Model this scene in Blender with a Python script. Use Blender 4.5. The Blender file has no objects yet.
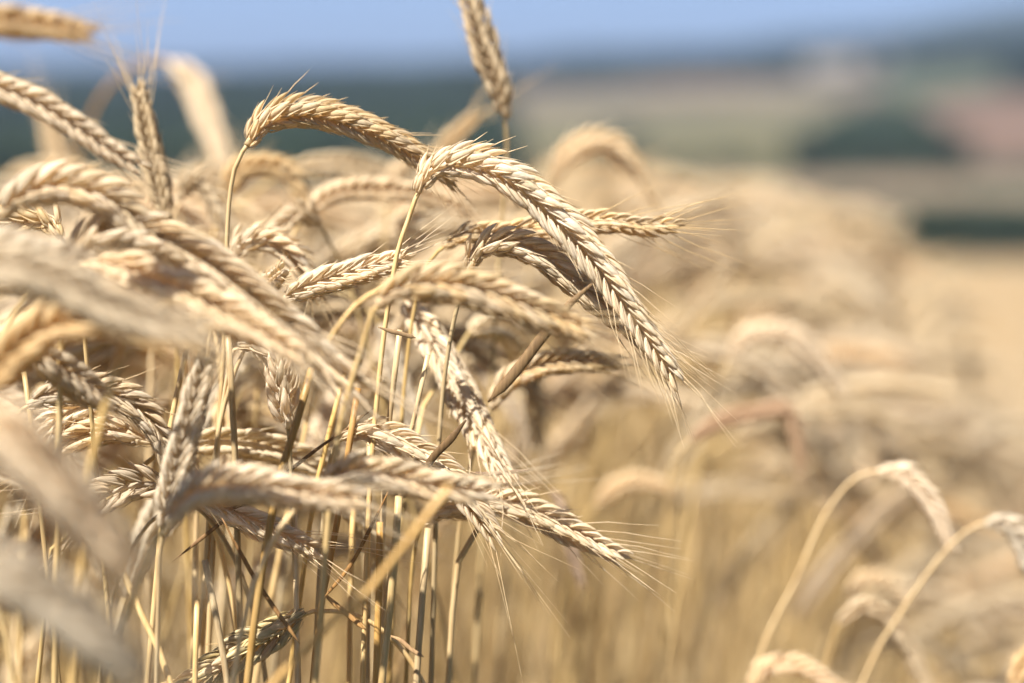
import bpy, math, random
import numpy as np
from mathutils import Matrix, Vector

random.seed(7); rng = np.random.default_rng(7)
S = bpy.context.scene
COL = S.collection

# ------------------------------------------------------------------ camera
CAM_Z = 1.20
FPX = 70.0 / 36.0 * 1024.0            # focal length in pixels
HORIZON = 85.0
PITCH = math.atan((341.5 - HORIZON) / FPX)
FOCUS = 0.725
cam = bpy.data.cameras.new('camera'); camo = bpy.data.objects.new('camera', cam); COL.objects.link(camo)
camo.location = (0, 0, CAM_Z); camo.rotation_euler = (math.pi / 2 - PITCH, 0, 0)
cam.lens = 70.0; cam.sensor_width = 36.0; cam.clip_start = 0.02; cam.clip_end = 30000
cam.dof.use_dof = True; cam.dof.focus_distance = FOCUS; cam.dof.aperture_fstop = 3.5
S.camera = camo

# ------------------------------------------------------------------ sky, sun, exposure
SUN_EL, SUN_AZ = math.radians(57), math.radians(222)     # azimuth clockwise from +Y (the view direction)
sd = Vector((math.sin(SUN_AZ) * math.cos(SUN_EL), math.cos(SUN_AZ) * math.cos(SUN_EL), math.sin(SUN_EL)))
W = bpy.data.worlds.new('World'); S.world = W; W.use_nodes = True
nt = W.node_tree; bg = nt.nodes['Background']
sky = nt.nodes.new('ShaderNodeTexSky'); sky.sky_type = 'NISHITA'; sky.sun_disc = False
sky.sun_elevation = SUN_EL; sky.sun_rotation = SUN_AZ; sky.air_density = 0.42; sky.dust_density = 1.2; sky.ozone_density = 1.5
nt.links.new(sky.outputs[0], bg.inputs[0]); bg.inputs[1].default_value = 0.05
sun = bpy.data.lights.new('sun', 'SUN'); sun.energy = 5.0; sun.angle = math.radians(0.6); sun.color = (1.0, 0.965, 0.91)
suno = bpy.data.objects.new('sun', sun); COL.objects.link(suno); suno.rotation_euler = sd.to_track_quat('Z', 'Y').to_euler()
suno.location = sd * 50
S.view_settings.view_transform = 'Standard'; S.view_settings.look = 'None'; S.view_settings.gamma = 1.0
S.view_settings.use_curve_mapping = False; S.view_settings.exposure = 1.5
S.cycles.use_denoising = True
S.cycles.max_bounces = 12; S.cycles.diffuse_bounces = 9; S.cycles.transmission_bounces = 6; S.cycles.volume_bounces = 1
S.cycles.caustics_reflective = False; S.cycles.caustics_refractive = False

CP, SP = math.cos(PITCH), math.sin(PITCH)
def P(px, py, d):
    """world point at distance d along the view axis seen at pixel (px, py)"""
    a, b = (px - 512) / FPX * d, -(py - 341.5) / FPX * d
    return np.array((a, d * CP + b * SP, CAM_Z - d * SP + b * CP))

# ------------------------------------------------------------------ materials
def nodes(name):
    m = bpy.data.materials.new(name); m.use_nodes = True
    t = m.node_tree; t.nodes.clear()
    return m, t, (lambda k, **kw: mk(t, k, **kw))
def mk(t, k, **kw):
    n = t.nodes.new(k)
    for a, v in kw.items(): setattr(n, a, v)
    return n
def straw(name, pale, mid, dark, scale, stretch, big_scale=60.0, trans=0.28, rough=0.5, bump=0.0006, spec=0.25, mottled=0.35, low=0.88):
    """dry plant tissue: fibre streaks, mottled tone, each object its own cast, light shining through"""
    m, t, N = nodes(name); L = t.links.new
    out = N('ShaderNodeOutputMaterial'); tc = N('ShaderNodeTexCoord'); mp = N('ShaderNodeMapping'); oi = N('ShaderNodeObjectInfo')
    mp.inputs['Scale'].default_value = stretch
    L(tc.outputs['Object'], mp.inputs['Vector'])
    add = N('ShaderNodeVectorMath', operation='ADD'); L(mp.outputs[0], add.inputs[0])
    mul = N('ShaderNodeMath', operation='MULTIPLY'); L(oi.outputs['Random'], mul.inputs[0]); mul.inputs[1].default_value = 37.0
    L(mul.outputs[0], add.inputs[1])
    fib = N('ShaderNodeTexNoise'); fib.inputs['Scale'].default_value = scale; fib.inputs['Detail'].default_value = 3
    L(add.outputs[0], fib.inputs['Vector'])
    big = N('ShaderNodeTexNoise'); big.inputs['Scale'].default_value = big_scale; big.inputs['Detail'].default_value = 4
    add2 = N('ShaderNodeVectorMath', operation='ADD'); L(tc.outputs['Object'], add2.inputs[0]); L(mul.outputs[0], add2.inputs[1])
    L(add2.outputs[0], big.inputs['Vector'])
    r1 = N('ShaderNodeValToRGB'); e = r1.color_ramp.elements
    e[0].position = 0.30; e[0].color = (*dark, 1); e[1].position = 0.68; e[1].color = (*pale, 1)
    x = r1.color_ramp.elements.new(0.48); x.color = (*mid, 1)
    mixf = N('ShaderNodeMath', operation='MULTIPLY_ADD'); L(big.outputs[0], mixf.inputs[0]); mixf.inputs[1].default_value = mottled
    f2 = N('ShaderNodeMath', operation='MULTIPLY'); L(fib.outputs[0], f2.inputs[0]); f2.inputs[1].default_value = 1 - mottled
    L(f2.outputs[0], mixf.inputs[2]); L(mixf.outputs[0], r1.inputs[0])
    tint = N('ShaderNodeMix', data_type='RGBA', blend_type='MULTIPLY'); tint.inputs['Factor'].default_value = 1
    L(r1.outputs[0], tint.inputs[6]); L(oi.outputs['Color'], tint.inputs[7])
    hsv = N('ShaderNodeHueSaturation'); L(tint.outputs[2], hsv.inputs['Color'])
    v = N('ShaderNodeMapRange'); L(oi.outputs['Random'], v.inputs[0]); v.inputs[3].default_value = low; v.inputs[4].default_value = 1.12
    L(v.outputs[0], hsv.inputs['Value'])
    s = N('ShaderNodeMapRange'); mm = N('ShaderNodeMath', operation='FRACT'); m3 = N('ShaderNodeMath', operation='MULTIPLY')
    L(oi.outputs['Random'], m3.inputs[0]); m3.inputs[1].default_value = 7.3; L(m3.outputs[0], mm.inputs[0]); L(mm.outputs[0], s.inputs[0])
    s.inputs[3].default_value = 0.85; s.inputs[4].default_value = 1.12; L(s.outputs[0], hsv.inputs['Saturation'])
    bs = N('ShaderNodeBsdfPrincipled'); L(hsv.outputs[0], bs.inputs['Base Color']); bs.inputs['Roughness'].default_value = rough
    bs.inputs['Specular IOR Level'].default_value = spec
    tr = N('ShaderNodeBsdfTranslucent'); L(hsv.outputs[0], tr.inputs['Color'])
    bp = N('ShaderNodeBump'); bp.inputs['Distance'].default_value = bump; bp.inputs['Strength'].default_value = 0.6
    L(fib.outputs[0], bp.inputs['Height']); L(bp.outputs[0], bs.inputs['Normal'])
    mx = N('ShaderNodeMixShader'); mx.inputs[0].default_value = trans; L(bs.outputs[0], mx.inputs[1]); L(tr.outputs[0], mx.inputs[2])
    L(mx.outputs[0], out.inputs[0])
    return m
HUSK = straw('rye_husk', (0.78, 0.68, 0.51), (0.70, 0.58, 0.395), (0.53, 0.405, 0.245), 1.0, (24, 24, 2.2), big_scale=2.5, trans=0.48, bump=0.0004, rough=0.65, spec=0.12)
EARM = straw('rye_ear', (0.78, 0.68, 0.51), (0.70, 0.58, 0.395), (0.53, 0.405, 0.245), 1.0, (700, 700, 700), trans=0.48, bump=0.0004, rough=0.65, spec=0.12)
STALK = straw('rye_stalk', (0.72, 0.55, 0.29), (0.64, 0.455, 0.21), (0.46, 0.29, 0.12), 1.0, (900, 900, 30), trans=0.18, rough=0.42, spec=0.3, bump=0.0003, low=0.62)
AWN = straw('rye_awn', (0.78, 0.66, 0.46), (0.72, 0.58, 0.37), (0.60, 0.45, 0.26), 1.0, (300, 300, 300), trans=0.35)
LEAF = straw('dry_leaf', (0.24, 0.155, 0.075), (0.16, 0.10, 0.05), (0.10, 0.06, 0.03), 1.0, (900, 900, 60), trans=0.1, rough=0.55)
MOULD = straw('mouldy_husk', (0.66, 0.54, 0.34), (0.40, 0.33, 0.18), (0.03, 0.03, 0.015), 1.0, (6, 6, 2), big_scale=2.0, trans=0.1, mottled=0.5)

def ground_mat(name, cols, scale, rough=0.95, detail=6, bump=0.02):
    m, t, N = nodes(name); L = t.links.new
    out = N('ShaderNodeOutputMaterial'); tc = N('ShaderNodeTexCoord')
    n1 = N('ShaderNodeTexNoise'); n1.inputs['Scale'].default_value = scale; n1.inputs['Detail'].default_value = detail
    L(tc.outputs['Object'], n1.inputs['Vector'])
    r = N('ShaderNodeValToRGB'); e = r.color_ramp.elements; e[0].position = 0.32; e[1].position = 0.7
    e[0].color = (*cols[0], 1); e[1].color = (*cols[-1], 1)
    if len(cols) > 2: r.color_ramp.elements.new(0.5).color = (*cols[1], 1)
    L(n1.outputs[0], r.inputs[0])
    bs = N('ShaderNodeBsdfPrincipled'); bs.inputs['Roughness'].default_value = rough; bs.inputs['Specular IOR Level'].default_value = 0.1
    L(r.outputs[0], bs.inputs['Base Color'])
    bp = N('ShaderNodeBump'); bp.inputs['Distance'].default_value = bump; L(n1.outputs[0], bp.inputs['Height']); L(bp.outputs[0], bs.inputs['Normal'])
    L(bs.outputs[0], out.inputs[0])
    return m
FOLI = straw('wood_foliage', (0.042, 0.062, 0.036), (0.030, 0.048, 0.030), (0.018, 0.032, 0.020), 0.3, (1, 1, 1), trans=0.12, rough=0.7, bump=0.01)
BARK = ground_mat('bark', [(0.06, 0.045, 0.03), (0.13, 0.10, 0.07)], 6.0)

# ------------------------------------------------------------------ mesh helpers
def mesh(name, V, F, mats, midx=None, smooth=True):
    me = bpy.data.meshes.new(name)
    V = np.asarray(V, dtype=np.float32); me.vertices.add(len(V)); me.vertices.foreach_set('co', V.ravel())
    n = [len(f) for f in F]; me.loops.add(sum(n)); me.polygons.add(len(F))
    me.loops.foreach_set('vertex_index', np.fromiter((i for f in F for i in f), dtype=np.int32))
    me.polygons.foreach_set('loop_start', np.cumsum([0] + n[:-1]).astype(np.int32))
    if smooth: me.polygons.foreach_set('use_smooth', np.ones(len(F), dtype=bool))
    for m in mats: me.materials.append(m)
    if midx is not None: me.polygons.foreach_set('material_index', np.asarray(midx, dtype=np.int32))
    me.update(calc_edges=True); me.validate()
    return me
def obj(name, data, parent=None, loc=None, color=None):
    o = bpy.data.objects.new(name, data); COL.objects.link(o)
    if parent is not None: o.parent = parent
    if loc is not None: o.location = loc
    if color is not None: o.color = (*color, 1)
    return o
def tag(o, label=None, cat=None, group=None, kind=None):
    for k, v in (('label', label), ('category', cat), ('group', group), ('kind', kind)):
        if v: o[k] = v
    return o
def smooth(a, b, x):
    t = min(1, max(0, (x - a) / (b - a))); return t * t * (3 - 2 * t)
def unit(v): return v / (np.linalg.norm(v) + 1e-12)
def curve(pts, n):
    """n points evenly spaced on a Catmull-Rom curve through pts"""
    p = np.asarray(pts, float)
    if len(p) == 2: p = np.array([p[0], (p[0] + p[1]) / 2, p[1]])
    q = np.vstack([2 * p[0] - p[1], p, 2 * p[-1] - p[-2]]); out = []
    for i in range(1, len(q) - 2):
        t = np.linspace(0, 1, 12, endpoint=False)[:, None]
        a, b, c, d = q[i - 1], q[i], q[i + 1], q[i + 2]
        out.append(0.5 * (2 * b + (c - a) * t + (2 * a - 5 * b + 4 * c - d) * t ** 2 + (3 * b - a - 3 * c + d) * t ** 3))
    out = np.vstack(out + [p[-1:]])
    s = np.concatenate([[0], np.cumsum(np.linalg.norm(np.diff(out, axis=0), axis=1))])
    u = np.linspace(0, s[-1], n)
    return np.stack([np.interp(u, s, out[:, k]) for k in range(3)], 1), s[-1]
def frames(C, N0):
    T = np.gradient(C, axis=0); T /= np.linalg.norm(T, axis=1)[:, None] + 1e-12
    N = np.zeros_like(C); n = unit(N0 - T[0] * np.dot(N0, T[0]))
    for i in range(len(C)):
        n = unit(n - T[i] * np.dot(n, T[i])); N[i] = n
    return T, N, np.cross(T, N)
def tube(C, R, sides, flat=1.0, N0=(0.3, -1, 0.1), cap=True):
    C = np.asarray(C); T, N, B = frames(C, np.array(N0, float)); k = len(C)
    a = np.arange(sides) / sides * 2 * math.pi
    R = np.broadcast_to(np.asarray(R, float), (k,))
    V = C[:, None] + R[:, None, None] * (np.cos(a)[None, :, None] * N[:, None] + flat * np.sin(a)[None, :, None] * B[:, None])
    V = V.reshape(-1, 3); F = []
    for i in range(k - 1):
        for j in range(sides):
            j2 = (j + 1) % sides
            F.append((i * sides + j, i * sides + j2, (i + 1) * sides + j2, (i + 1) * sides + j))
    if cap:
        F.append(tuple(range(sides))[::-1]); F.append(tuple((k - 1) * sides + j for j in range(sides)))
    return V, F
class Mesh:
    def __init__(s): s.V, s.F, s.M, s.n = [], [], [], 0
    def add(s, V, F, m=0):
        s.V.append(np.asarray(V)); s.F += [tuple(i + s.n for i in f) for f in F]; s.M += [m] * len(F); s.n += len(V)
    def build(s, name, mats, origin=(0, 0, 0), smooth=True):
        return mesh(name, np.vstack(s.V) - np.asarray(origin), s.F, mats, s.M, smooth)

# ------------------------------------------------------------------ one husk (a floret seen from outside): plump, keeled, pointed, a narrow bract beside it
def husk_shape(seed, rings=8, sides=9, bract=True):
    r = random.Random(seed); V, F = [], []
    z = np.linspace(0, 1, rings) ** 0.9
    prof = np.array([0.30 + 0.70 * math.sin(min(1, t / 0.42) * math.pi / 2) if t < 0.42 else max(0.05, max(0.0, math.cos((t - 0.42) / 0.58 * math.pi / 2)) ** 0.8) for t in z])
    for i, t in enumerate(z):
        bend = 0.30 * (t - 0.35) ** 2 * (1 if t > 0.35 else 0) - 0.02
        for j in range(sides):
            a = 2 * math.pi * j / sides
            keel = 1.0 + 0.16 * max(0, math.cos(a)) ** 6
            flat = 0.72 if math.cos(a) < 0 else 0.95
            V.append((0.150 * prof[i] * math.cos(a) * keel * flat + 0.055 * math.sin(t * math.pi) - bend * 0.55, 0.168 * prof[i] * math.sin(a) * (1 + 0.05 * r.uniform(-1, 1)), t))
    for i in range(rings - 1):
        for j in range(sides):
            j2 = (j + 1) % sides; F.append((i * sides + j, i * sides + j2, (i + 1) * sides + j2, (i + 1) * sides + j))
    F.append(tuple(range(sides))[::-1]); F.append(tuple((rings - 1) * sides + j for j in range(sides)))
    if bract:
        for sgn in (-1, 1):
            C = [(0.10, sgn * 0.13, -0.02), (0.17, sgn * 0.185, 0.2), (0.16, sgn * 0.16, 0.5), (0.13, sgn * 0.12, 0.76 + 0.1 * r.random())]
            c, _ = curve(C, 5); v, f = tube(c, [0.035, 0.05, 0.042, 0.026, 0.006], 4, flat=0.35, N0=(0.2, 1, 0))
            n = len(V); V += [tuple(q) for q in v]; F += [tuple(i + n for i in q) for q in f]
    return np.array(V), F
HV, HF = zip(*[husk_shape(i) for i in range(4)])
HUSKS = [mesh('husk', HV[i], HF[i], [HUSK]) for i in range(4)]
HUSKS_MOULD = [mesh('mouldy_husk', HV[i], HF[i], [MOULD]) for i in range(2)]
LV, LF = husk_shape(9, rings=5, sides=6, bract=False)

def ear_layout(C, rad, N0, rnd, spacing=0.0024, fullness=1.0, awn=1.0, awn_tip=1.0):
    """places of the husks on a rye spike along the centreline C: two-ranked nodes, a pair of florets at each. Returns matrices and awn curves"""
    L = np.sum(np.linalg.norm(np.diff(C, axis=0), axis=1)); n = max(8, int(L / spacing / (rad / 0.0062) ** 0.5))
    D, _ = curve(C, n); T, N, B = frames(D, N0); mats, awns = [], []
    k = rad / 0.0062
    tw = rnd.uniform(-0.5, 0.5)
    for i in range(n):
        t = i / (n - 1); s = 1 if i % 2 else -1
        size = k * (0.62 + 0.38 * min(1, t / 0.13)) * (1 - 0.42 * max(0, (t - 0.5) / 0.5) ** 1.4)
        a0 = tw * t; Ni = N[i] * math.cos(a0) + B[i] * math.sin(a0); Bi = np.cross(T[i], Ni)
        for b in (-1, 1):
            ang = math.radians(24 + rnd.uniform(-4, 4) - 6 * t - 9 * max(0, 1 - t / 0.1)) * fullness
            side = unit(s * Ni * 0.78 + b * Bi * (0.62 + rnd.uniform(-0.08, 0.08)))
            z = unit(T[i] * math.cos(ang) + side * math.sin(ang) + rnd.gauss(0, 0.035) * Ni + rnd.gauss(0, 0.035) * Bi)
            x = unit(unit(s * Ni * 0.60 + b * Bi * 0.80) - z * np.dot(unit(s * Ni * 0.60 + b * Bi * 0.80), z)); y = np.cross(z, x)
            p = D[i] + size * (s * Ni * 0.0012 + b * Bi * 0.0013)
            ln = size * 0.0118 * rnd.uniform(0.92, 1.08); w = size * 0.0100 * rnd.uniform(0.92, 1.08)
            M = np.eye(4); M[:3, 0] = x * w; M[:3, 1] = y * w; M[:3, 2] = z * ln; M[:3, 3] = p
            mats.append(M)
            tip = p + z * ln * 0.97 - x * w * 0.06
            if rnd.random() < (0.25 if t < 0.14 else 0.75 if t < 0.7 else 0.95):
                al = k * awn * (rnd.uniform(0.002, 0.008) if rnd.random() < 0.85 else rnd.uniform(0.007, 0.016))
                if t > 0.62: al = k * awn_tip * rnd.uniform(0.010, 0.034)
                c1 = unit(z + 0.16 * side * rnd.uniform(-0.3, 1)); c2 = unit(c1 + 0.5 * T[i] * rnd.uniform(0, 1) + np.array([rnd.gauss(0, .08), rnd.gauss(0, .08), rnd.gauss(0, .08)]))
                awns.append((np.array([tip - z * ln * 0.05, tip + c1 * al * 0.33, tip + unit(c1 + c2) * al * 0.66, tip + unit(c1 + 1.2 * c2) * al]), k))
    return mats, awns, D
def awn_mesh(mm, awns, m=0, thick=1.0):
    for c, k in awns:
        v, f = tube(c, np.array([0.00020, 0.00015, 0.00010, 0.00004]) * thick * k, 3, cap=False); mm.add(v, f, m)
def tmat(M, V): return V @ M[:3, :3].T + M[:3, 3]

# ------------------------------------------------------------------ terrain
GY, GK = 0.067, -0.0002
FIELD_END = 23.0
def near_z(x, y):
    """hilltop: falls away ahead, and steps down to the right of a low rib that runs obliquely through the crop"""
    c = np.maximum(0, x - 0.16 * np.maximum(y, 0) - 0.05)
    return 0.005 * np.maximum(0, -x) - GY * y - GK * y * np.maximum(y, 0) - 0.56 * (1 - np.exp(-c / 0.22))
RR = np.array([60, 150, 230, 300, 420, 650, 1000, 1600, 2500, 3500, 6000, 7200.])
EL = {-14.4: [-6.5, -5.6, -4.9, -4.3, -3.1, -2.2, -1.3, -0.6, -0.15, 0.12, 0.45, -0.4],
      -3.0: [-6.5, -5.6, -4.9, -4.2, -3.0, -2.0, -1.1, -0.3, 0.0, 0.2, 0.60, -0.4],
      2.0: [-6.5, -5.6, -4.8, -4.0, -2.85, -1.6, -0.72, 0.10, 0.40, 0.55, 0.9, -0.4],
      9.0: [-6.5, -5.6, -4.75, -4.0, -2.75, -1.5, -0.5, 0.25, 0.7, 0.95, 1.45, -0.3],
      14.4: [-6.5, -5.6, -4.75, -4.0, -2.73, -1.5, -0.2, 0.5, 1.1, 1.5, 2.4, 0.2]}
AZ = sorted(EL)
def far_z(r, az):
    az = min(max(az, AZ[0]), AZ[-1]); i = 0
    while i < len(AZ) - 2 and az > AZ[i + 1]: i += 1
    f = (az - AZ[i]) / (AZ[i + 1] - AZ[i]); f = f * f * (3 - 2 * f)
    e = np.interp(math.log(max(r, 60)), np.log(RR), (1 - f) * np.array(EL[AZ[i]]) + f * np.array(EL[AZ[i + 1]]))
    return CAM_Z + r * math.tan(math.radians(e)) + (0.004 * r * (math.sin(az * 0.9 + r * 0.0021) * 0.4) if r > 1200 else 0)
def ground_z(x, y):
    r = math.hypot(x, y); zn = float(near_z(x, y))
    if r <= FIELD_END + 4: return zn
    az = math.degrees(math.atan2(x, y)); zf = far_z(max(r, 60), az)
    if r >= 60: return zf
    a = math.radians(az); r0 = FIELD_END + 4; f = (r - r0) / (60 - r0); f = f * f * (3 - 2 * f)
    return (1 - f) * (float(near_z(r0 * math.sin(a), r0 * math.cos(a))) - (r - r0) * 0.12) + f * zf
def px_az(px): return math.degrees(math.atan((px - 512) / FPX))

def sheet(azs, rs, lift, closed=False):
    V, F = [], []; m = len(azs)
    for r in rs:
        for a in azs:
            x, y = r * math.sin(math.radians(a)), r * math.cos(math.radians(a)); V.append((x, y, ground_z(x, y) + lift))
    for i in range(len(rs) - 1):
        for j in range(m if closed else m - 1):
            j2 = (j + 1) % m; F.append((i * m + j, i * m + j2, (i + 1) * m + j2, (i + 1) * m + j)[::-1])
    return V, F
azs = np.unique(np.concatenate([np.arange(-180, 180, 7.5), np.arange(-21, 21.1, 0.75)]))
rs = np.concatenate([[0.02, 0.4, 0.8], np.arange(1.2, 28, 1.2), np.geomspace(29, 7200, 75)])
V, F = sheet(azs, rs, 0.0, True)
g = obj('ground', mesh('ground', V, F, [ground_mat('valley_grass', [(0.022, 0.032, 0.020), (0.034, 0.043, 0.027), (0.055, 0.06, 0.038)], 0.006)]))
tag(g, 'rolling valley land falling away from the hilltop rye field', kind='structure')
soil = ground_mat('field_soil', [(0.16, 0.11, 0.06), (0.30, 0.21, 0.11), (0.42, 0.31, 0.16)], 28.0, bump=0.01)
V, F = sheet(np.arange(-60, 60.1, 3), np.concatenate([[0.05, 0.5], np.arange(1, FIELD_END + 0.6, 0.75)]), 0.012)
tag(obj('field_soil', mesh('field_soil', V, F, [soil])), 'dry soil with straw litter under the rye', kind='structure')
def field(name, px0, px1, r0, r1, cols, label, lift):
    """a field on the valley side; px0 and px1 may be pairs (near end, far end), its hedged sides a little crooked"""
    rs = np.geomspace(r0, r1, 14); V, F = [], []
    pair = lambda p: p if isinstance(p, tuple) else (p, p)
    (a0, a1), (b0, b1) = pair(px0), pair(px1)
    for i, rr in enumerate(rs):
        f = i / 13; lo = a0 + (a1 - a0) * f + 5 * math.sin(i * 1.1 + lift * 9); hi = b0 + (b1 - b0) * f + 5 * math.sin(i * 0.8 + lift * 5)
        for k in range(14):
            a = math.radians(px_az(lo + (hi - lo) * k / 13)); q = rr * (1 + 0.02 * math.sin(k * 0.9 + lift * 7) * (i in (0, 13)))
            x, y = q * math.sin(a), q * math.cos(a); V.append((x, y, ground_z(x, y) + lift))
    for i in range(13):
        for k in range(13): F.append((i * 14 + k, i * 14 + k + 1, (i + 1) * 14 + k + 1, (i + 1) * 14 + k)[::-1])
    tag(obj(name, mesh(name, V, F, [ground_mat(name, cols, 0.02, bump=0.1)])), label, kind='structure')
field('stubble_field', 700, 1180, 302, 428, [(0.137, 0.104, 0.068), (0.180, 0.137, 0.094)], 'pale pinkish stubble field behind the dark hedge belt', 0.4)
field('ploughed_field', (975, 905), 1200, 500, 960, [(0.095, 0.062, 0.044), (0.125, 0.084, 0.060)], 'reddish brown ploughed field on the valley slope', 0.7)
field('meadow', 500, 790, 440, 640, [(0.072, 0.068, 0.032), (0.108, 0.094, 0.050)], 'olive green meadow in the valley', 0.6)
field('meadow', 520, 900, 665, 1020, [(0.090, 0.083, 0.047), (0.122, 0.108, 0.065)], 'grey green hay meadow below the long woods', 0.9)
field('stubble_field', 500, 880, 1040, 1420, [(0.101, 0.079, 0.054), (0.137, 0.101, 0.072)], 'dusty mauve stubble strip under the far woods', 1.2)
field('meadow', 880, 1100, 1010, 1400, [(0.050, 0.061, 0.032), (0.072, 0.079, 0.043)], 'green pasture above the ploughed field', 1.2)
field('stubble_field', 800, 885, 1700, 2400, [(0.137, 0.119, 0.086), (0.180, 0.151, 0.115)], 'small pale field among the far woods', 2.0)

# ------------------------------------------------------------------ instancing of uncountable stuff
def scatter(name, pts, rots, scls, idx, protos, label):
    me = bpy.data.meshes.new(name); n = len(pts)
    me.vertices.add(n); me.vertices.foreach_set('co', np.asarray(pts, np.float32).ravel())
    for nm, ty, key, dat in (('rot', 'FLOAT_VECTOR', 'vector', rots), ('scl', 'FLOAT', 'value', scls), ('idx', 'INT', 'value', idx)):
        at = me.attributes.new(nm, ty, 'POINT'); at.data.foreach_set(key, np.asarray(dat, np.int32 if ty == 'INT' else np.float32).ravel())
    o = obj(name, me)
    c = bpy.data.collections.new(name + '_kinds')
    for i, pm in enumerate(protos):
        c.objects.link(bpy.data.objects.new('%s_kind_%02d' % (name, i), pm))
    ng = bpy.data.node_groups.new(name, 'GeometryNodeTree')
    ng.interface.new_socket('Geometry', in_out='INPUT', socket_type='NodeSocketGeometry'); ng.interface.new_socket('Geometry', in_out='OUTPUT', socket_type='NodeSocketGeometry')
    gi, go = ng.nodes.new('NodeGroupInput'), ng.nodes.new('NodeGroupOutput')
    ip = ng.nodes.new('GeometryNodeInstanceOnPoints'); ci = ng.nodes.new('GeometryNodeCollectionInfo')
    ci.inputs['Collection'].default_value = c; ci.inputs['Separate Children'].default_value = True; ci.inputs['Reset Children'].default_value = True
    ip.inputs['Pick Instance'].default_value = True
    def att(nm, ty):
        a = ng.nodes.new('GeometryNodeInputNamedAttribute'); a.data_type = ty; a.inputs['Name'].default_value = nm; return a.outputs['Attribute']
    L = ng.links.new
    L(gi.outputs[0], ip.inputs['Points']); L(ci.outputs[0], ip.inputs['Instance'])
    L(att('idx', 'INT'), ip.inputs['Instance Index']); L(att('rot', 'FLOAT_VECTOR'), ip.inputs['Rotation']); L(att('scl', 'FLOAT'), ip.inputs['Scale'])
    L(ip.outputs[0], go.inputs[0])
    md = o.modifiers.new('scatter', 'NODES'); md.node_group = ng
    tag(o, label, kind='stuff'); return o

# far woods: leafy trees
def tree_mesh(seed):
    r = random.Random(seed); mm = Mesh()
    v, f = tube([(0, 0, -0.3), (0.05, 0, 1.5), (0, 0.1, 3.2), (0.05, 0, 5.0)], [0.28, 0.22, 0.15, 0.05], 6); mm.add(v, f, 0)
    for k in range(5):
        a = r.uniform(0, 6.28); z = r.uniform(1.8, 3.4)
        v, f = tube([(0, 0, z), (math.cos(a) * 1.0, math.sin(a) * 1.0, z + 0.9), (math.cos(a) * 1.9, math.sin(a) * 1.9, z + 1.5)], [0.1, 0.07, 0.03], 4); mm.add(v, f, 0)
    lobes = [(np.array([r.uniform(-1.5, 1.5), r.uniform(-1.5, 1.5), r.uniform(2.6, 5.6)]), r.uniform(0.9, 1.5)) for _ in range(11)]
    V, F = [], []
    for _ in range(620):
        c, R = r.choice(lobes); d = unit(np.array([r.gauss(0, 1), r.gauss(0, 1), r.gauss(0, 1)])); p = c + d * R * r.uniform(0.65, 1.05)
        u = unit(np.cross(d, [r.gauss(0, 1), r.gauss(0, 1), r.gauss(0, 1)])); w = np.cross(d, u) + 0.4 * d; s = r.uniform(0.14, 0.30); n = len(V)
        V += [p - u * s, p - w * s * 0.6, p + u * s, p + w * s * 0.6 + d * 0.08]; F.append((n, n + 1, n + 2, n + 3))
    mm.add(V, F, 1)
    return mm.build('wood_tree', [BARK, FOLI], smooth=False)
TREES = [tree_mesh(i) for i in range(4)]
def wood(name, spec, label):
    pts, sc = [], []
    pair = lambda p: p if isinstance(p, tuple) else (p, p)
    for px0, px1, r0, r1, n, s0, s1 in spec:
        (a0, a1), (b0, b1) = pair(px0), pair(px1)
        for _ in range(n):
            u = random.random(); r = math.sqrt(r0 * r0 + u * (r1 * r1 - r0 * r0)); f = (r - r0) / (r1 - r0)
            px = random.uniform(a0 + (a1 - a0) * f, b0 + (b1 - b0) * f)
            if 795 < px < 895 and 1500 < r < 2450: continue
            a = math.radians(px_az(px)); x, y = r * math.sin(a), r * math.cos(a); pts.append((x, y, ground_z(x, y))); sc.append(random.uniform(s0, s1))
    n = len(pts)
    scatter(name, pts, [(0, 0, random.uniform(0, 6.28)) for _ in range(n)], sc, [random.randrange(4) for _ in range(n)], TREES, label)
wood('hedge_belt_wood', [(640, 1300, 228, 292, 900, 0.5, 0.85)], 'dark green belt of trees just below the rye field')
wood('valley_wood', [((780, 862), (965, 900), 432, 760, 420, 0.7, 1.5), (995, 1180, 990, 1120, 110, 1.2, 2.2), (520, 760, 425, 440, 40, 0.5, 0.9), (600, 640, 455, 640, 30, 0.7, 1.2)], 'dark copse between the meadow and the ploughed field')
wood('hillside_wood', [(-250, 505, 330, 900, 2600, 1.0, 2.2), (-300, 500, 900, 3300, 3600, 2.2, 4.0)], 'dark blue green woods covering the hillside')
wood('ridge_wood', [(480, 1350, 1450, 3200, 3200, 1.6, 3.6)], 'hazy blue woods along the far ridge')

# ------------------------------------------------------------------ rye plants
TINTS = {'cream': (1.06, 1.04, 1.02), 'gold': (1.0, 0.93, 0.80), 'grey': (0.92, 0.89, 0.88), 'brown': (0.74, 0.60, 0.52), 'white': (1.12, 1.12, 1.14), 'green': (0.9, 0.93, 0.62)}
GROUP = 'rye plants in the near part of the field'
def stem_to_ground(pts, rnd):
    """carry a stem on from its last traced point down to the soil"""
    p = [np.array(q) for q in pts]; d = unit(p[-1] - p[-2])
    q = p[-1]; hz = np.array([d[0], d[1], 0]) * 0.4
    for i in range(60):
        d = unit(d * 0.8 + 0.2 * unit(np.array([hz[0], hz[1], -1.0]))); q = q + d * 0.05; hz *= 0.97
        if i % 3 == 2: p.append(q)
        if q[2] < ground_z(q[0], q[1]) - 0.01: break
    if p[-1] is not q: p.append(q)
    return p
def auto_neck(base, back, rnd):
    p = [base]; d = back; q = base
    for i in range(5):
        d = unit(d * 0.62 + 0.38 * np.array([0, 0, -1.0])); q = q + d * 0.018; p.append(q)
    return p
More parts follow.
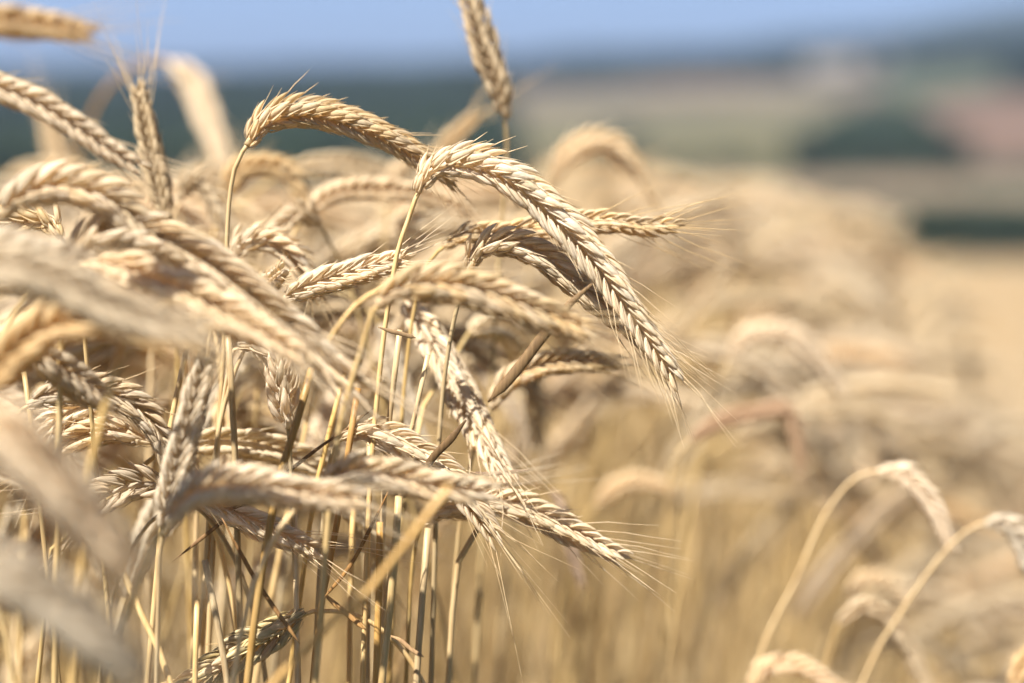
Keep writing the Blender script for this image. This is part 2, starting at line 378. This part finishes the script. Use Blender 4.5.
def stalk_mesh(C, r0, r1, sides=8, seed=0):
    """round straw: swollen dark-ringed joints every 20 to 30 cm"""
    L = np.sum(np.linalg.norm(np.diff(C, axis=0), axis=1)); n = max(16, int(L / 0.007))
    D, L = curve(C, n); keep = [i for i in range(n) if i < 42 or i % 4 == 0 or i == n - 1]; D = D[keep]; t = np.linspace(0, 1, n)[keep]; n = len(D); R = r0 + (r1 - r0) * np.minimum(1, t * L / 0.35)
    rr = random.Random(seed); s = rr.uniform(0.16, 0.4)
    mm = Mesh(); v, f = tube(D, R, sides); mm.add(v, f, 0)
    while s < L - 0.05:
        i = min(n - 2, int(np.searchsorted(t, s / L))); c = D[i]; tn = unit(D[i + 1] - D[i])
        v, f = tube([c - tn * 0.003, c - tn * 0.001, c + tn * 0.001, c + tn * 0.003], np.array([1.02, 1.28, 1.28, 1.02]) * R[i], sides); mm.add(v, f, 0)
        s += rr.uniform(0.18, 0.3)
    return mm
def rye(pts, d, label, stem=None, stem_d=None, roll=0.0, fine=False, tone='cream', rad=0.0062, stone=None, awn=1.0, awn_tip=1.0, mould=False, seed=0, full=1.0):
    rnd = random.Random(seed * 13 + 5)
    d0, d1 = d if isinstance(d, tuple) else (d, d)
    n = len(pts); E = [P(x, y, d0 + (d1 - d0) * i / (n - 1)) for i, (x, y) in enumerate(pts)]
    if stem:
        m = len(stem); de = stem_d if stem_d else d0 + 0.012
        st = [E[0]] + [P(x, y, d0 + (de - d0) * (i + 1) / m) for i, (x, y) in enumerate(stem)]
    else:
        st = auto_neck(E[0], unit(E[0] - E[1]), rnd)
    st = stem_to_ground(st, rnd); base = st[-1].copy(); base[2] = ground_z(base[0], base[1])
    root = obj('rye_plant', None, loc=base); tag(root, label, 'rye', GROUP)
    tint = np.array(TINTS[tone]); stint = np.array(TINTS[stone or ('brown' if tone == 'brown' else 'cream')])
    C, L = curve(E, 48)
    stk = [E[0] + unit(E[1] - E[0]) * 0.004] + st
    mm = stalk_mesh(stk, 0.00078 * rad / 0.0062, 0.0014, seed=seed); obj('stalk', mm.build('stalk', [STALK], base), root, color=stint)
    view = unit(C[24] - np.array([0, 0, CAM_Z])); N0 = unit(np.cross(unit(C[24] - C[22]), view))
    a = math.radians(roll); N0 = N0 * math.cos(a) + view * math.sin(a)
    mats, awns, D = ear_layout(C, rad, N0, rnd, awn=awn, awn_tip=awn_tip, fullness=full)
    if fine:
        v, f = tube(D, np.linspace(0.0013, 0.0006, len(D)), 5); r_ = Mesh(); r_.add(v, f, 0)
        ear = obj('ear', r_.build('rachis', [EARM], base), root, color=tint)
        for M in mats:
            M = M.copy(); M[:3, 3] -= base
            o = obj('husk', rnd.choice(HUSKS_MOULD if mould and rnd.random() < 0.7 else HUSKS), ear, color=tint * rnd.uniform(0.93, 1.05)); o.matrix_local = Matrix(M.tolist())
    else:
        mm = Mesh(); v, f = tube(D, np.linspace(0.0013, 0.0006, len(D)), 5); mm.add(v, f, 0)
        for M in mats:
            k = rnd.randrange(4); mm.add(tmat(M, HV[k]), HF[k], 0)
        ear = obj('ear', mm.build('ear', [EARM], base), root, color=tint)
    mm = Mesh(); awn_mesh(mm, awns); tag(obj('awns', mm.build('awns', [AWN], base), ear, color=tint), kind='stuff')
    return root

EARS = [
 # ---- sharp, in the focal plane
 dict(pts=[(247,145),(262,124),(295,113),(335,118),(380,134),(420,156),(447,176)], d=(.735,.75), stem=[(236,165),(230,195),(227,240),(226,300),(222,380),(216,480)], roll=8, fine=1, tone='gold', label='tall arched rye ear standing out against the dark blue woods'),
 dict(pts=[(418,192),(430,172),(455,163),(490,168),(525,188),(560,220),(597,262),(632,312),(672,372)], d=(.722,.715), stem=[(410,215),(398,250),(391,290),(384,335),(377,400),(371,470),(367,560)], roll=6, fine=1, tone='white', rad=.0066, label='sharpest pale rye ear arching down in front of two crossing ears'),
 dict(pts=[(444,246),(465,236),(500,234),(545,228),(600,222),(640,226),(672,226)], d=(.765,.75), stem=[(434,256),(425,270),(414,310),(405,380),(400,460)], roll=15, fine=1, tone='gold', rad=.0052, awn_tip=1.3, label='slim golden rye ear pointing level behind the sharpest ear'),
 dict(pts=[(468,272),(478,252),(505,244),(540,256),(575,283),(612,312),(648,345)], d=(.738,.728), roll=20, fine=1, tone='cream', label='rye ear drooping just below the sharpest ear, its tip beside it'),
 dict(pts=[(282,300),(310,286),(345,275),(385,264),(402,260)], d=(.735,.73), roll=5, fine=1, tone='white', rad=.0058, awn_tip=1.4, label='straight pale rye ear rising to the tip beside the sharp stalk'),
 dict(pts=[(404,296),(418,318),(438,350),(458,388),(478,428),(502,472)], d=(.80,.75), stem=[(392,288),(376,291),(355,306),(338,327),(325,350),(312,400)], roll=88, fine=1, tone='cream', rad=.0076, label='plump rye ear hanging straight down, husks braided like a plait'),
 dict(pts=[(490,408),(504,386),(530,370),(560,363),(590,362),(617,362)], d=(.785,.79), roll=10, fine=1, tone='gold', rad=.0056, label='small rye ear curving up behind the dark slanting leaf'),
 dict(pts=[(343,437),(362,431),(395,442),(435,466),(465,495),(492,532)], d=(.735,.73), stem=[(333,450),(326,485),(322,540),(317,620)], roll=25, fine=1, tone='cream', awn_tip=1.6, label='rye ear bowing over the bundle of stalks, long awns at tip'),
 dict(pts=[(424,520),(450,508),(490,503),(530,512),(570,531),(616,554)], d=(.75,.745), stem=[(418,534),(412,570),(408,640)], roll=12, fine=1, tone='cream', label='low rye ear sweeping right below the bowing one'),
 dict(pts=[(196,500),(225,510),(262,526),(312,548)], d=(.735,.72), roll=15, fine=1, tone='white', rad=.0056, awn_tip=1.5, label='white rye ear under the soft level ear, one long awn out'),
 dict(pts=[(170,488),(145,484),(118,490),(84,508)], d=(.73,.72), roll=10, fine=1, tone='grey', rad=.0066, full=1.5, label='greyish rye ear with spread spiky husks pointing leftward'),
 dict(pts=[(28,404),(55,394),(95,391),(130,404),(153,426),(166,452)], d=(.71,.715), roll=8, fine=1, tone='grey', rad=.0064, label='arched dark rye ear with grey husks and shaded underside'),
 dict(pts=[(152,442),(125,432),(95,434),(52,450)], d=(.74,.735), roll=80, fine=1, tone='cream', rad=.0062, label='plaited rye ear lying beneath the arched dark ear'),
 dict(pts=[(105,405),(78,410),(55,425),(45,452)], d=(.74,.735), roll=80, fine=1, tone='white', rad=.0056, label='short plaited rye ear end curling under the arched dark ear'),
 dict(pts=[(60,238),(48,222),(25,218),(0,222),(-40,232)], d=(.71,.72), stem=[(66,244),(78,270),(84,330)], roll=12, fine=1, tone='gold', rad=.0056, label='small sharp rye ear facing the picture edge under blurred ear'),
 dict(pts=[(288,428),(284,400),(280,362)], d=(.72,.715), stem=[(290,445),(292,500),(296,600)], roll=30, fine=1, tone='white', rad=.0060, awn_tip=.7, label='upright white rye ear ending among the stalks'),
 dict(pts=[(238,345),(254,345),(270,356),(280,376)], d=(.735,.735), stem=[(230,362),(222,410),(216,470)], roll=20, fine=1, tone='cream', rad=.0054, label='little curled rye ear next to the upright white ear'),
 dict(pts=[(222,390),(224,425),(226,472)], d=(.80,.80), roll=85, fine=1, tone='gold', rad=.0052, label='rye ear hanging vertically between two golden stalks'),
 dict(pts=[(305,612),(275,632),(235,655),(180,692)], d=(.73,.725), roll=25, fine=1, mould=True, tone='gold', rad=.0066, label='mouldy black spotted rye ear low among the stalks'),
 dict(pts=[(228,268),(240,246),(262,240),(286,250),(303,270),(314,292)], d=(.77,.775), roll=10, fine=1, tone='cream', rad=.0058, label='hooked rye ear behind the tall stalk of the topmost arched ear'),
 dict(pts=[(240,302),(258,290),(280,272)], d=(.80,.735), roll=40, fine=1, tone='white', rad=.0056, awn=.6, awn_tip=.4, label='stubby pale rye ear tuft pointing at the viewer'),
 # ---- soft, nearer than the focal plane
 dict(pts=[(70,268),(84,246),(112,236),(152,240),(192,256),(232,284),(272,314),(312,348),(352,382)], d=(0.660,0.660), stem=[(66,285),(62,330),(60,400)], roll=8, fine=1, tone='cream', rad=0.0086, label='long soft rye ear sweeping across in front of the others'),
 dict(pts=[(90,262),(130,272),(180,292),(235,318),(290,348)], d=(0.640,0.630), roll=20, tone='cream', rad=0.0072, label='soft rye ear lying just under the long sweeping ear'),
 dict(pts=[(-2,215),(18,197),(52,186),(92,193),(124,212),(158,240)], d=(0.650,0.660), stem=[(-8,232),(-14,300)], roll=8, fine=1, tone='cream', rad=0.0076, label='soft arched rye ear with serrated top at the left edge'),
 dict(pts=[(165,524),(185,502),(215,489),(255,487),(300,493),(352,498)], d=(0.635,0.640), stem=[(150,553),(138,585),(124,622),(108,690)], roll=8, fine=1, tone='white', rad=0.0070, label='soft white rye ear lying level above the mouldy one'),
 dict(pts=[(318,486),(345,474),(385,475),(430,484),(484,490)], d=(0.660,0.665), roll=12, fine=1, tone='cream', rad=0.0067, label='soft rye ear lying level with a brown tip end'),
 dict(pts=[(376,304),(398,289),(438,285),(482,293),(525,308),(580,328)], d=(0.650,0.655), stem=[(366,335),(348,395),(336,450),(325,560)], roll=10, fine=1, tone='gold', rad=0.0071, label='soft golden rye ear crossing above the plaited hanging ear'),
 dict(pts=[(163,535),(175,480),(190,420),(206,358)], d=(0.680,0.680), roll=20, tone='cream', rad=.0058, stem=[(160,560),(158,620)], label='soft upright rye ear rising before the spiky greyish ear'),
 dict(pts=[(-30,400),(5,362),(42,331),(90,320),(135,328),(192,336)], d=(0.595,0.595), roll=10, tone='gold', rad=0.0076, label='blurred golden rye ear bowed over the dark arched ear'),
 dict(pts=[(30,348),(58,368),(100,398)], d=(0.660,0.680), roll=20, tone='grey', rad=0.0064, label='stubby blurred grey rye ear over the dark arched ear'),
 dict(pts=[(-60,258),(0,266),(50,280),(100,304),(150,322),(190,330)], d=(0.530,0.540), roll=15, tone='white', rad=0.0069, label='heavily blurred rye ear slanting in from the left edge'),
 dict(pts=[(-70,245),(-20,246),(30,252),(80,262)], d=(0.580,0.600), roll=15, tone='white', rad=0.0068, label='blurred whitish rye ear above the slanting one at left'),
 dict(pts=[(-60,80),(-20,84),(30,100),(75,126),(108,148),(134,164)], d=(0.655,0.665), roll=10, tone='cream', rad=.0056, label='soft rye ear slanting down against the dark woods at left'),
 dict(pts=[(-90,18),(-30,20),(20,23),(82,32)], d=(0.570,0.590), roll=10, tone='gold', rad=.0054, awn_tip=1.2, label='blurred rye ear poking level into the sky at left'),
 dict(pts=[(-60,392),(0,432),(45,476),(85,522),(122,560)], d=(0.455,0.475), roll=15, tone='white', rad=0.0082, label='large heavily blurred rye ear falling across the left edge'),
 dict(pts=[(-50,548),(0,574),(50,604),(100,644),(130,672)], d=(0.435,0.455), roll=15, tone='white', rad=0.0073, label='heavily blurred rye ear at the bottom left corner'),
 # ---- soft, behind the focal plane
 dict(pts=[(168,222),(158,180),(148,135),(139,92)], d=(0.800,0.800), roll=15, tone='gold', rad=0.0054, stem=[(172,260),(176,330)], awn_tip=1.6, label='upright rye ear with awns fanned against the dark woods'),
 dict(pts=[(172,62),(190,80),(205,112),(222,158)], d=(1.25,1.2), stem=[(150,60),(120,75),(98,102),(84,140),(74,200)], roll=15, tone='cream', rad=.0085, stone='brown', label='tall blurred rye plant bent over in a hoop'),
 dict(pts=[(70,205),(62,165),(48,112)], d=(1.25,1.25), roll=30, tone='cream', rad=.0085, label='blurred upright rye ear behind the slanting left ear'),
 dict(pts=[(505,118),(500,92),(488,56),(475,14),(466,-20)], d=(0.840,0.830), stem=[(507,150),(503,210),(497,290)], roll=15, tone='gold', rad=0.0063, awn=1.5, label='single upright rye ear reaching into the sky'),
 dict(pts=[(424,178),(445,148),(474,116)], d=(1.000,1.000), roll=20, tone='gold', rad=0.0054, awn_tip=1.6, label='blurred rye ear showing behind the topmost arched tip'),
 dict(pts=[(388,205),(392,180),(408,160)], d=(0.920,0.920), roll=20, tone='cream', rad=0.0048, label='small blurred rye bud between the two sharp arches'),
 dict(pts=[(303,218),(322,200),(350,190),(395,190),(435,198),(475,216)], d=(0.850,0.870), roll=10, tone='cream', rad=0.0055, label='soft level rye ear arching under the topmost arched ear'),
 dict(pts=[(222,205),(236,176),(262,166),(288,174),(302,200)], d=(0.900,0.900), roll=12, tone='gold', rad=0.0061, label='round blurred rye hook behind the topmost plant stalk'),
 dict(pts=[(320,226),(306,214),(288,220),(264,242)], d=(0.840,0.820), stem=[(328,240),(342,268),(360,320)], roll=10, tone='cream', rad=0.0051, label='soft rye ear hooked leftward with its stalk at right'),
 dict(pts=[(180,200),(192,180),(208,190),(226,222),(238,245)], d=(0.860,0.860), roll=15, tone='gold', rad=0.0052, label='soft rye ear drooping left of the topmost stalk'),
 dict(pts=[(140,215),(158,198),(185,205),(212,228)], d=(0.920,0.920), roll=15, tone='cream', rad=0.0057, label='soft rye ear tucked behind the upright fanned one'),
 dict(pts=[(380,325),(396,370),(412,420),(428,462)], d=(0.860,0.860), roll=80, tone='white', rad=0.0057, label='pale blurred rye ear hanging behind the plaited ear'),
 dict(pts=[(552,182),(566,158),(590,143),(614,148),(636,170),(656,204)], d=(1.000,1.000), stem=[(543,205),(532,260),(525,330)], roll=10, tone='cream', rad=0.0063, label='blurred rye hook rising above the sharpest ear'),
 dict(pts=[(728,358),(748,338),(782,334),(812,354),(842,390)], d=(1.080,1.080), stem=[(716,385),(704,440)], roll=10, tone='cream', rad=0.0064, label='blurred rye arch in the middle of the pale mass'),
 dict(pts=[(812,262),(828,228),(854,214),(878,232),(898,272)], d=(2.1,2.1), roll=10, tone='cream', rad=.0085, label='distant rye hook framing a dark gap'),
 dict(pts=[(878,470),(902,474),(928,500),(950,545)], d=(0.900,0.900), stem=[(850,482),(822,520),(795,582),(770,630),(752,690)], roll=10, tone='white', rad=0.0053, stone='gold', label='rye plant bowed in a tall golden curve at right'),
 dict(pts=[(985,522),(1006,524),(1022,546),(1036,584)], d=(0.890,0.890), stem=[(962,534),(930,570),(895,622),(862,684)], roll=10, tone='white', rad=0.0054, stone='gold', label='rye plant bowed in a golden curve at the right edge'),
 dict(pts=[(846,598),(862,582),(884,582),(905,600)], d=(1.050,1.050), roll=10, tone='cream', rad=0.0050, label='small rye hook behind the low bowed one at right'),
 dict(pts=[(838,622),(860,608),(886,616),(908,646),(926,688)], d=(0.940,0.940), stem=[(832,645),(822,690)], roll=10, tone='cream', rad=0.0053, label='low bowed rye ear between the two golden curves'),
 dict(pts=[(748,690),(766,670),(798,666),(838,688)], d=(0.920,0.920), roll=10, tone='white', rad=0.0052, label='rye ear top just showing at the bottom edge'),
 dict(pts=[(690,440),(715,424),(750,414),(780,410),(790,420),(797,440),(802,462)], d=(0.980,0.980), stem=[(675,460),(668,490),(666,560),(662,690)], roll=20, tone='brown', rad=0.0049, stone='gold', label='withered pinkish brown rye plant with a broken ear'),
 dict(pts=[(596,505),(615,488),(640,482),(668,488)], d=(1.050,1.050), roll=10, tone='cream', rad=0.0056, label='blurred rye ear beside the withered brown plant'),
 dict(pts=[(552,492),(558,500),(570,540),(580,580)], d=(0.880,0.880), roll=60, tone='brown', rad=0.0038, awn=.3, awn_tip=.3, label='thin dead brown rye ear hanging below the low sweeping ear'),
 dict(pts=[(1010,690),(1030,660),(1060,650)], d=(0.880,0.880), roll=10, tone='gold', stone='green', rad=0.0055, stem=[(1000,704),(985,740)], label='greenish bent rye stalk at the bottom right corner'),
]
for i, e in enumerate(EARS):
    e = dict(e); e['fine'] = bool(e.get('fine')); rye(seed=i, **e)

# ------------------------------------------------------------------ bare straws and dry leaves
def straw_stalk(name, pts, d, r, label, tint=(1, 1, 1), mat=STALK, flat=1.0, taper=1.0, to_ground=True, cat='straw', group='bare straws among the rye'):
    d0, d1 = d; n = len(pts); C = [P(x, y, d0 + (d1 - d0) * i / (n - 1)) for i, (x, y) in enumerate(pts)]
    if to_ground: C = stem_to_ground(C, random)
    base = C[-1].copy()
    D, L = curve(C, max(14, int(len(C) * 5))); t = np.linspace(0, 1, len(D))
    R = r * (taper + (1 - taper) * np.minimum(1, t * 3))
    if not to_ground: R = R * np.clip((1 - t) * 8, 0.15, 1)
    k = unit(np.cross(D[1] - D[0], D[0] - np.array([0, 0, CAM_Z]))) if flat < 1 else (0.3, -1, 0.1)
    mm = Mesh(); v, f = tube(D, R, 8, flat=flat, N0=k); mm.add(v, f, 0)
    o = obj(name, mm.build(name, [mat], base), loc=base, color=tint); tag(o, label, cat, group); return o
BR, TN, PL, GD = (0.62, 0.50, 0.44), (0.85, 0.76, 0.68), (1.08, 1.08, 1.12), (1.05, 1.0, 0.9)
STR = [
 ('straw', [(400,330),(394,380),(388,430),(384,500)], (.73,.74), .0011, 'thin golden straw close right of the sharpest plant stalk', GD),
 ('straw', [(428,355),(420,395),(411,430),(404,470)], (.73,.74), .0009, 'short straw standing just left of the plaited hanging ear', GD),
 ('straw', [(312,368),(296,425),(279,480),(264,560),(250,660)], (.70,.70), .0014, 'thick tan straw leaning beside the upright white ear', TN),
 ('straw', [(358,388),(350,440),(338,520),(322,600),(312,690)], (.73,.73), .0012, 'dark purplish brown straw rising through the stalk bundle', BR),
 ('straw', [(399,496),(396,540),(389,620),(381,690)], (.715,.715), .0014, 'whitish straw snapped off at a dark joint', PL),
 ('straw', [(380,522),(379,590),(376,690)], (.73,.73), .0013, 'brown straw stub behind the whitish snapped straw', (.8,.66,.5)),
 ('straw', [(450,486),(415,532),(352,610),(268,690)], (.585,.60), .0011, 'soft tan straw crossing diagonally in front of the bundle', TN),
 ('straw', [(484,518),(470,545),(456,570),(451,640)], (.75,.76), .0012, 'golden straw under the low sweeping ear', GD),
 ('straw', [(428,528),(423,590),(416,690)], (.74,.74), .0013, 'pale golden straw left of the low sweeping ear', GD),
 ('straw', [(122,345),(104,410),(92,465),(86,520)], (.60,.61), .0012, 'soft golden straw crossing the plaited ears', GD),
 ('straw', [(190,335),(180,380),(172,415),(168,450)], (.72,.72), .0010, 'golden straw left of the soft upright ear', GD),
 ('straw', [(228,335),(231,380),(234,430),(236,490)], (.725,.73), .0012, 'golden straw under the tall arched plant', GD),
 ('straw', [(24,372),(28,400),(33,440)], (.72,.72), .0009, 'thin straw beside the dark arched ear at left', GD),
 ('straw', [(345,372),(330,430),(318,480),(305,560)], (.75,.75), .0010, 'straw slanting behind the dark purplish straw', GD),
 ('straw', [(205,560),(213,600),(222,650),(228,690)], (.72,.72), .0012, 'pale straw leaning toward the mouldy ear', PL),
 ('straw', [(118,560),(130,590),(150,632),(166,670)], (.70,.70), .0012, 'pale straw leaning right near the bottom left corner', PL),
 ('straw', [(197,600),(196,640),(195,690)], (.715,.715), .0010, 'short golden straw left of the mouldy ear', GD),
 ('straw', [(355,480),(352,540),(350,620)], (.76,.76), .0011, 'golden straw inside the stalk bundle', GD),
 ('straw', [(370,440),(368,520),(367,620)], (.75,.75), .0013, 'broad golden straw inside the stalk bundle', GD),
 ('straw', [(294,500),(296,560),(297,660)], (.73,.73), .0010, 'pale slim straw under the white ear', PL),
]
for nm, pts, d, r, lab, ti in STR: straw_stalk(nm, pts, d, r, lab, ti)
LEAVES = [
 ([(592,284),(566,308),(540,340),(512,376),(488,402)], (.705,.715), .0019, 'dark brown dry leaf slanting across the small curving ear', (1, 1, 1)),
 ([(466,420),(450,440),(436,454),(424,470)], (.72,.725), .0014, 'dark split leaf piece crossing the plaited hanging ear', (.8, .75, .7)),
 ([(374,408),(345,430),(320,447),(285,474),(240,508),(172,562)], (.735,.73), .0007, 'thin brown leaf rib crossing the stalks diagonally', (1.1, 1, .9)),
 ([(388,492),(372,525),(350,566),(322,600)], (.72,.72), .0007, 'dark narrow leaf slanting below the soft level ear', (1.5, 1.35, 1.2)),
 ([(222,518),(240,552),(262,590),(300,644)], (.71,.71), .0008, 'dark folded leaf slanting under the white ear', (1.5, 1.35, 1.2)),
 ([(530,470),(510,472),(490,474),(470,473)], (.745,.75), .0008, 'tiny dark leaf sliver under the plaited ear tip', (.9, .8, .7)),
 ([(378,327),(390,331),(402,334),(416,338)], (.72,.722), .0008, 'torn leaf collar bent off the sharpest plant stalk', (1.6, 1.6, 1.5)),
 ([(190,458),(198,470),(206,484)], (.735,.735), .0007, 'short dark leaf scrap beside the soft upright ear', (.8, .75, .7)),
 ([(320,590),(335,604),(352,618),(366,630)], (.73,.73), .0010, 'pale broken leaf tip low in the stalk bundle', (2.4, 2.2, 1.9)),
 ([(388,635),(400,640),(412,650),(424,657)], (.73,.73), .0008, 'pale leaf sliver low right of the bundle', (2.5, 2.3, 1.9)),
]
for pts, d, r, lab, ti in LEAVES: straw_stalk('dry_leaf', pts, d, r, lab, ti, LEAF, 0.35, 0.25, False, 'leaf', 'dry leaves caught in the rye')

# ------------------------------------------------------------------ kinds of rye plant for the crop
def profile(bend, seed, neck=0.10, ear=0.105):
    """standing plant bent over toward +X; returns stalk points (top to base), ear points, its top height"""
    r = random.Random(seed); th = math.radians(r.uniform(0, 5)); q = np.array([0.0, 0.0, 0.0]); pts = [q]; s = 0; L0 = 0.96
    ds = 0.012; wob = r.uniform(-0.03, 0.03); total = L0 + neck + ear
    while s < total:
        if s < L0: th2 = th + math.radians(r.uniform(3, 8)) * (s / L0) ** 2
        else:
            f = (s - L0) / (neck + ear); th2 = th + math.radians(6) + math.radians(bend) * (f ** 0.85)
        q = q + ds * np.array([math.sin(th2), wob * math.sin(s * 3) * 0.3, math.cos(th2)]); pts.append(q); s += ds
    A = np.array(pts); n = int((L0 + neck) / ds)
    return A[:n + 1][::-1], A[n:], A[:, 2].max()
KINDS, TOPS, REACH = [], [], []
BENDS = [38, 70, 92, 108, 122, 135, 148, 162, 100, 128]
for i, b in enumerate(BENDS):
    st, ea, top = profile(b, i, neck=random.uniform(0.07, 0.13), ear=random.uniform(0.09, 0.12))
    rnd = random.Random(i + 50); C, _ = curve(ea, 40)
    mats, awns, D = ear_layout(C, 0.0064, np.array([math.sin(i * 1.3), math.cos(i * 1.3), 0.3]), rnd, awn=1.1, awn_tip=1.1)
    stk = np.vstack([st, st[-1] + np.array([[0, 0, -0.2]])])
    KINDS.append((stk, mats, awns, D)); TOPS.append(top); REACH.append(float(ea[:, 0].mean()))
PARTS, WHOLE = [], []
for stk, mats, awns, D in KINDS:
    a = stalk_mesh(stk, 0.00085, 0.0015, 6, len(PARTS)); sm = a.build('stalk', [STALK])
    e = Mesh(); v, f = tube(D, np.linspace(0.0013, 0.0006, len(D)), 4); e.add(v, f, 0)
    for j, M in enumerate(mats): e.add(tmat(M, HV[j % 4]), HF[j % 4], 0)
    em = e.build('ear', [EARM]); w = Mesh(); awn_mesh(w, awns, 0, 1.1); am = w.build('awns', [AWN])
    PARTS.append((sm, em, am))
    c = Mesh(); v, f = tube(curve(stk, 26)[0], np.linspace(0.0009, 0.0016, 26), 5); c.add(v, f, 0)
    v, f = tube(D, 0.0012, 4); c.add(v, f, 1)
    for M in mats: c.add(tmat(M, LV), LF, 1)
    awn_mesh(c, awns[::2], 2, 1.5); WHOLE.append(c.build('rye', [STALK, EARM, AWN]))

def crop_top(x, y):
    """height of the tops of the standing crop; it is shorter where the field thins out at right"""
    px = 512 + x / max(y, .1) * FPX
    dip = 0.05 * smooth(0.0, 0.12, x) * (1 - smooth(1.1, 1.5, y)) + 0.15 * smooth(0.10, 0.30, x) * (1 - smooth(1.3, 2.6, y))
    bump = 0.045 * math.exp(-((x - 0.22) / 0.3) ** 2 - ((y - 2.2) / 0.7) ** 2) - 0.035 * (1 - smooth(0.85, 1.05, y))
    return CAM_Z - 0.015 + float(near_z(x, y)) - dip + bump
def put(x, y, rnd):
    i = rnd.randrange(len(BENDS)) if rnd.random() > 0.12 else 0
    hd = rnd.gauss(0, 0.55) if rnd.random() < 0.8 else rnd.uniform(-3.1, 3.1)
    if y < 1.7 and math.sin(hd) < -0.2: hd = -hd
    if y < 1.5 and 512 + x / y * FPX > 430: hd = max(-0.4, min(0.4, rnd.gauss(0, 0.3)))
    s = rnd.uniform(0.94, 1.06); top = crop_top(x, y) + min(0.035, rnd.gauss(-0.015, 0.04))
    z = max(top - TOPS[i] * s, ground_z(x, y) - 0.18)
    return i, hd, s, (x - math.cos(hd) * REACH[i] * s, y - math.sin(hd) * REACH[i] * s, z)
rnd = random.Random(3)
near = []
while len(near) < 238:
    y = rnd.uniform(0.84, 2.25); x = rnd.uniform(-0.275, 0.285) * y
    px = 512 + x / y * FPX
    if px > 380 and y < 0.84 + 0.40 * smooth(380, 700, px): continue
    if rnd.random() > 1.0 / (0.55 + 0.45 * y): continue
    near.append((x, y))
def zone_label(x, y, i, hd, tone):
    px = 512 + x / y * FPX
    dist = 'slightly soft' if y < 1.15 else 'blurred' if y < 1.5 else 'strongly blurred' if y < 1.85 else 'melting'
    shape = 'upright' if i == 0 else 'leaning' if i == 1 else 'arched' if BENDS[i] < 115 else 'hooked' if BENDS[i] < 140 else 'drooping'
    way = 'turned away' if abs(math.sin(hd)) > 0.75 else 'pointing right' if math.cos(hd) > 0 else 'pointing left'
    where = ('at the left edge' if px < 110 else 'left of the topmost plant stalk' if px < 230 else 'under the topmost arched ear' if px < 400 else 'behind the crossing ears' if px < 520 else 'behind the sharpest ear tip' if px < 660 else 'above the withered plant' if px < 800 else 'above the golden curves' if px < 920 else 'at the right edge')
    return '%s %s %s rye plant %s %s' % (dist, tone, shape, way, where), 'rye plants ' + where
made = {}
for x, y in near:
    i, hd, s, loc = put(x, y, rnd); root = obj('rye_plant', None, loc=loc); root.rotation_euler = (rnd.gauss(0, .03), rnd.gauss(0, .03), hd); root.scale = (s, s, s)
    tone = rnd.choice(['cream', 'cream', 'gold', 'white', 'gold', 'grey']); tn = np.array(TINTS[tone]) * rnd.uniform(.92, 1.05)
    lab, grp = zone_label(x, y, i, hd, {'gold': 'golden', 'white': 'whitish', 'grey': 'greyish'}.get(tone, tone)); tag(root, lab, 'rye', grp); made.setdefault(lab, []).append((y, root))
    sm, em, am = PARTS[i]
    obj('stalk', sm, root, color=tuple(np.array((1, 1, 1)) * rnd.uniform(.75, 1.08)))
    eo = obj('ear', em, root, color=tn); tag(obj('awns', am, eo, color=tn), kind='stuff')
for lab, same in made.items():
    if len(same) > 1:
        same.sort(key=lambda q: q[0])
        for k, (_, o) in enumerate(same):
            if len(same) == 2: o['label'] = lab + (', the nearer', ', the farther')[k]
            elif k == 0: o['label'] = lab + ', the nearest'
            elif k == 1 and len(same) > 3: o['label'] = lab + ', second nearest'
            elif k == len(same) - 1: o['label'] = lab + ', the farthest'
# the rest of the field, past counting
pts, rots, scl, idx = [], [], [], []
def strew(y0, y1, dens, half):
    n = int(dens * half * (y1 * y1 - y0 * y0))
    for _ in range(n):
        y = math.sqrt(rnd.uniform(y0 * y0, y1 * y1)); x = rnd.uniform(-half, half) * y
        if y < 2.25 and abs(x) < 0.27 * y and rnd.random() < 0.35: continue
        px = 512 + x / y * FPX
        if px > 380 and y < 0.84 + 0.40 * smooth(380, 700, px): continue
        i, hd, s, p = put(x, y, rnd)
        pts.append(p); rots.append((rnd.gauss(0, .04), rnd.gauss(0, .04), hd)); scl.append(s); idx.append(i)
strew(0.82, 0.95, 850, 0.42); strew(0.95, 2.25, 350, 0.42); strew(2.25, 8, 260, 0.36); strew(8, FIELD_END, 110, 0.34)
scatter('rye_crop', pts, rots, scl, idx, WHOLE, 'ripe rye covering the rest of the field as a pale mass')

# ------------------------------------------------------------------ air
def haze():
    x, y0, y1, z0, z1 = 7400, -7400, 7400, -60.0, 330.0
    V = [(-x, y0, z0), (x, y0, z0), (x, y1, z0), (-x, y1, z0), (-x, y0, z1), (x, y0, z1), (x, y1, z1), (-x, y1, z1)]
    F = [(3, 2, 1, 0), (4, 5, 6, 7), (0, 1, 5, 4), (1, 2, 6, 5), (2, 3, 7, 6), (3, 0, 4, 7)]
    m, t, N = nodes('haze'); out = N('ShaderNodeOutputMaterial'); v = N('ShaderNodeVolumePrincipled')
    v.inputs['Color'].default_value = (0.42, 0.57, 0.92, 1); v.inputs['Density'].default_value = 0.00010; v.inputs['Anisotropy'].default_value = 0.2
    t.links.new(v.outputs[0], out.inputs['Volume'])
    o = obj('haze', mesh('haze', V, F, [m], smooth=False)); tag(o, 'thin blue summer haze filling the valley', kind='stuff')
haze()
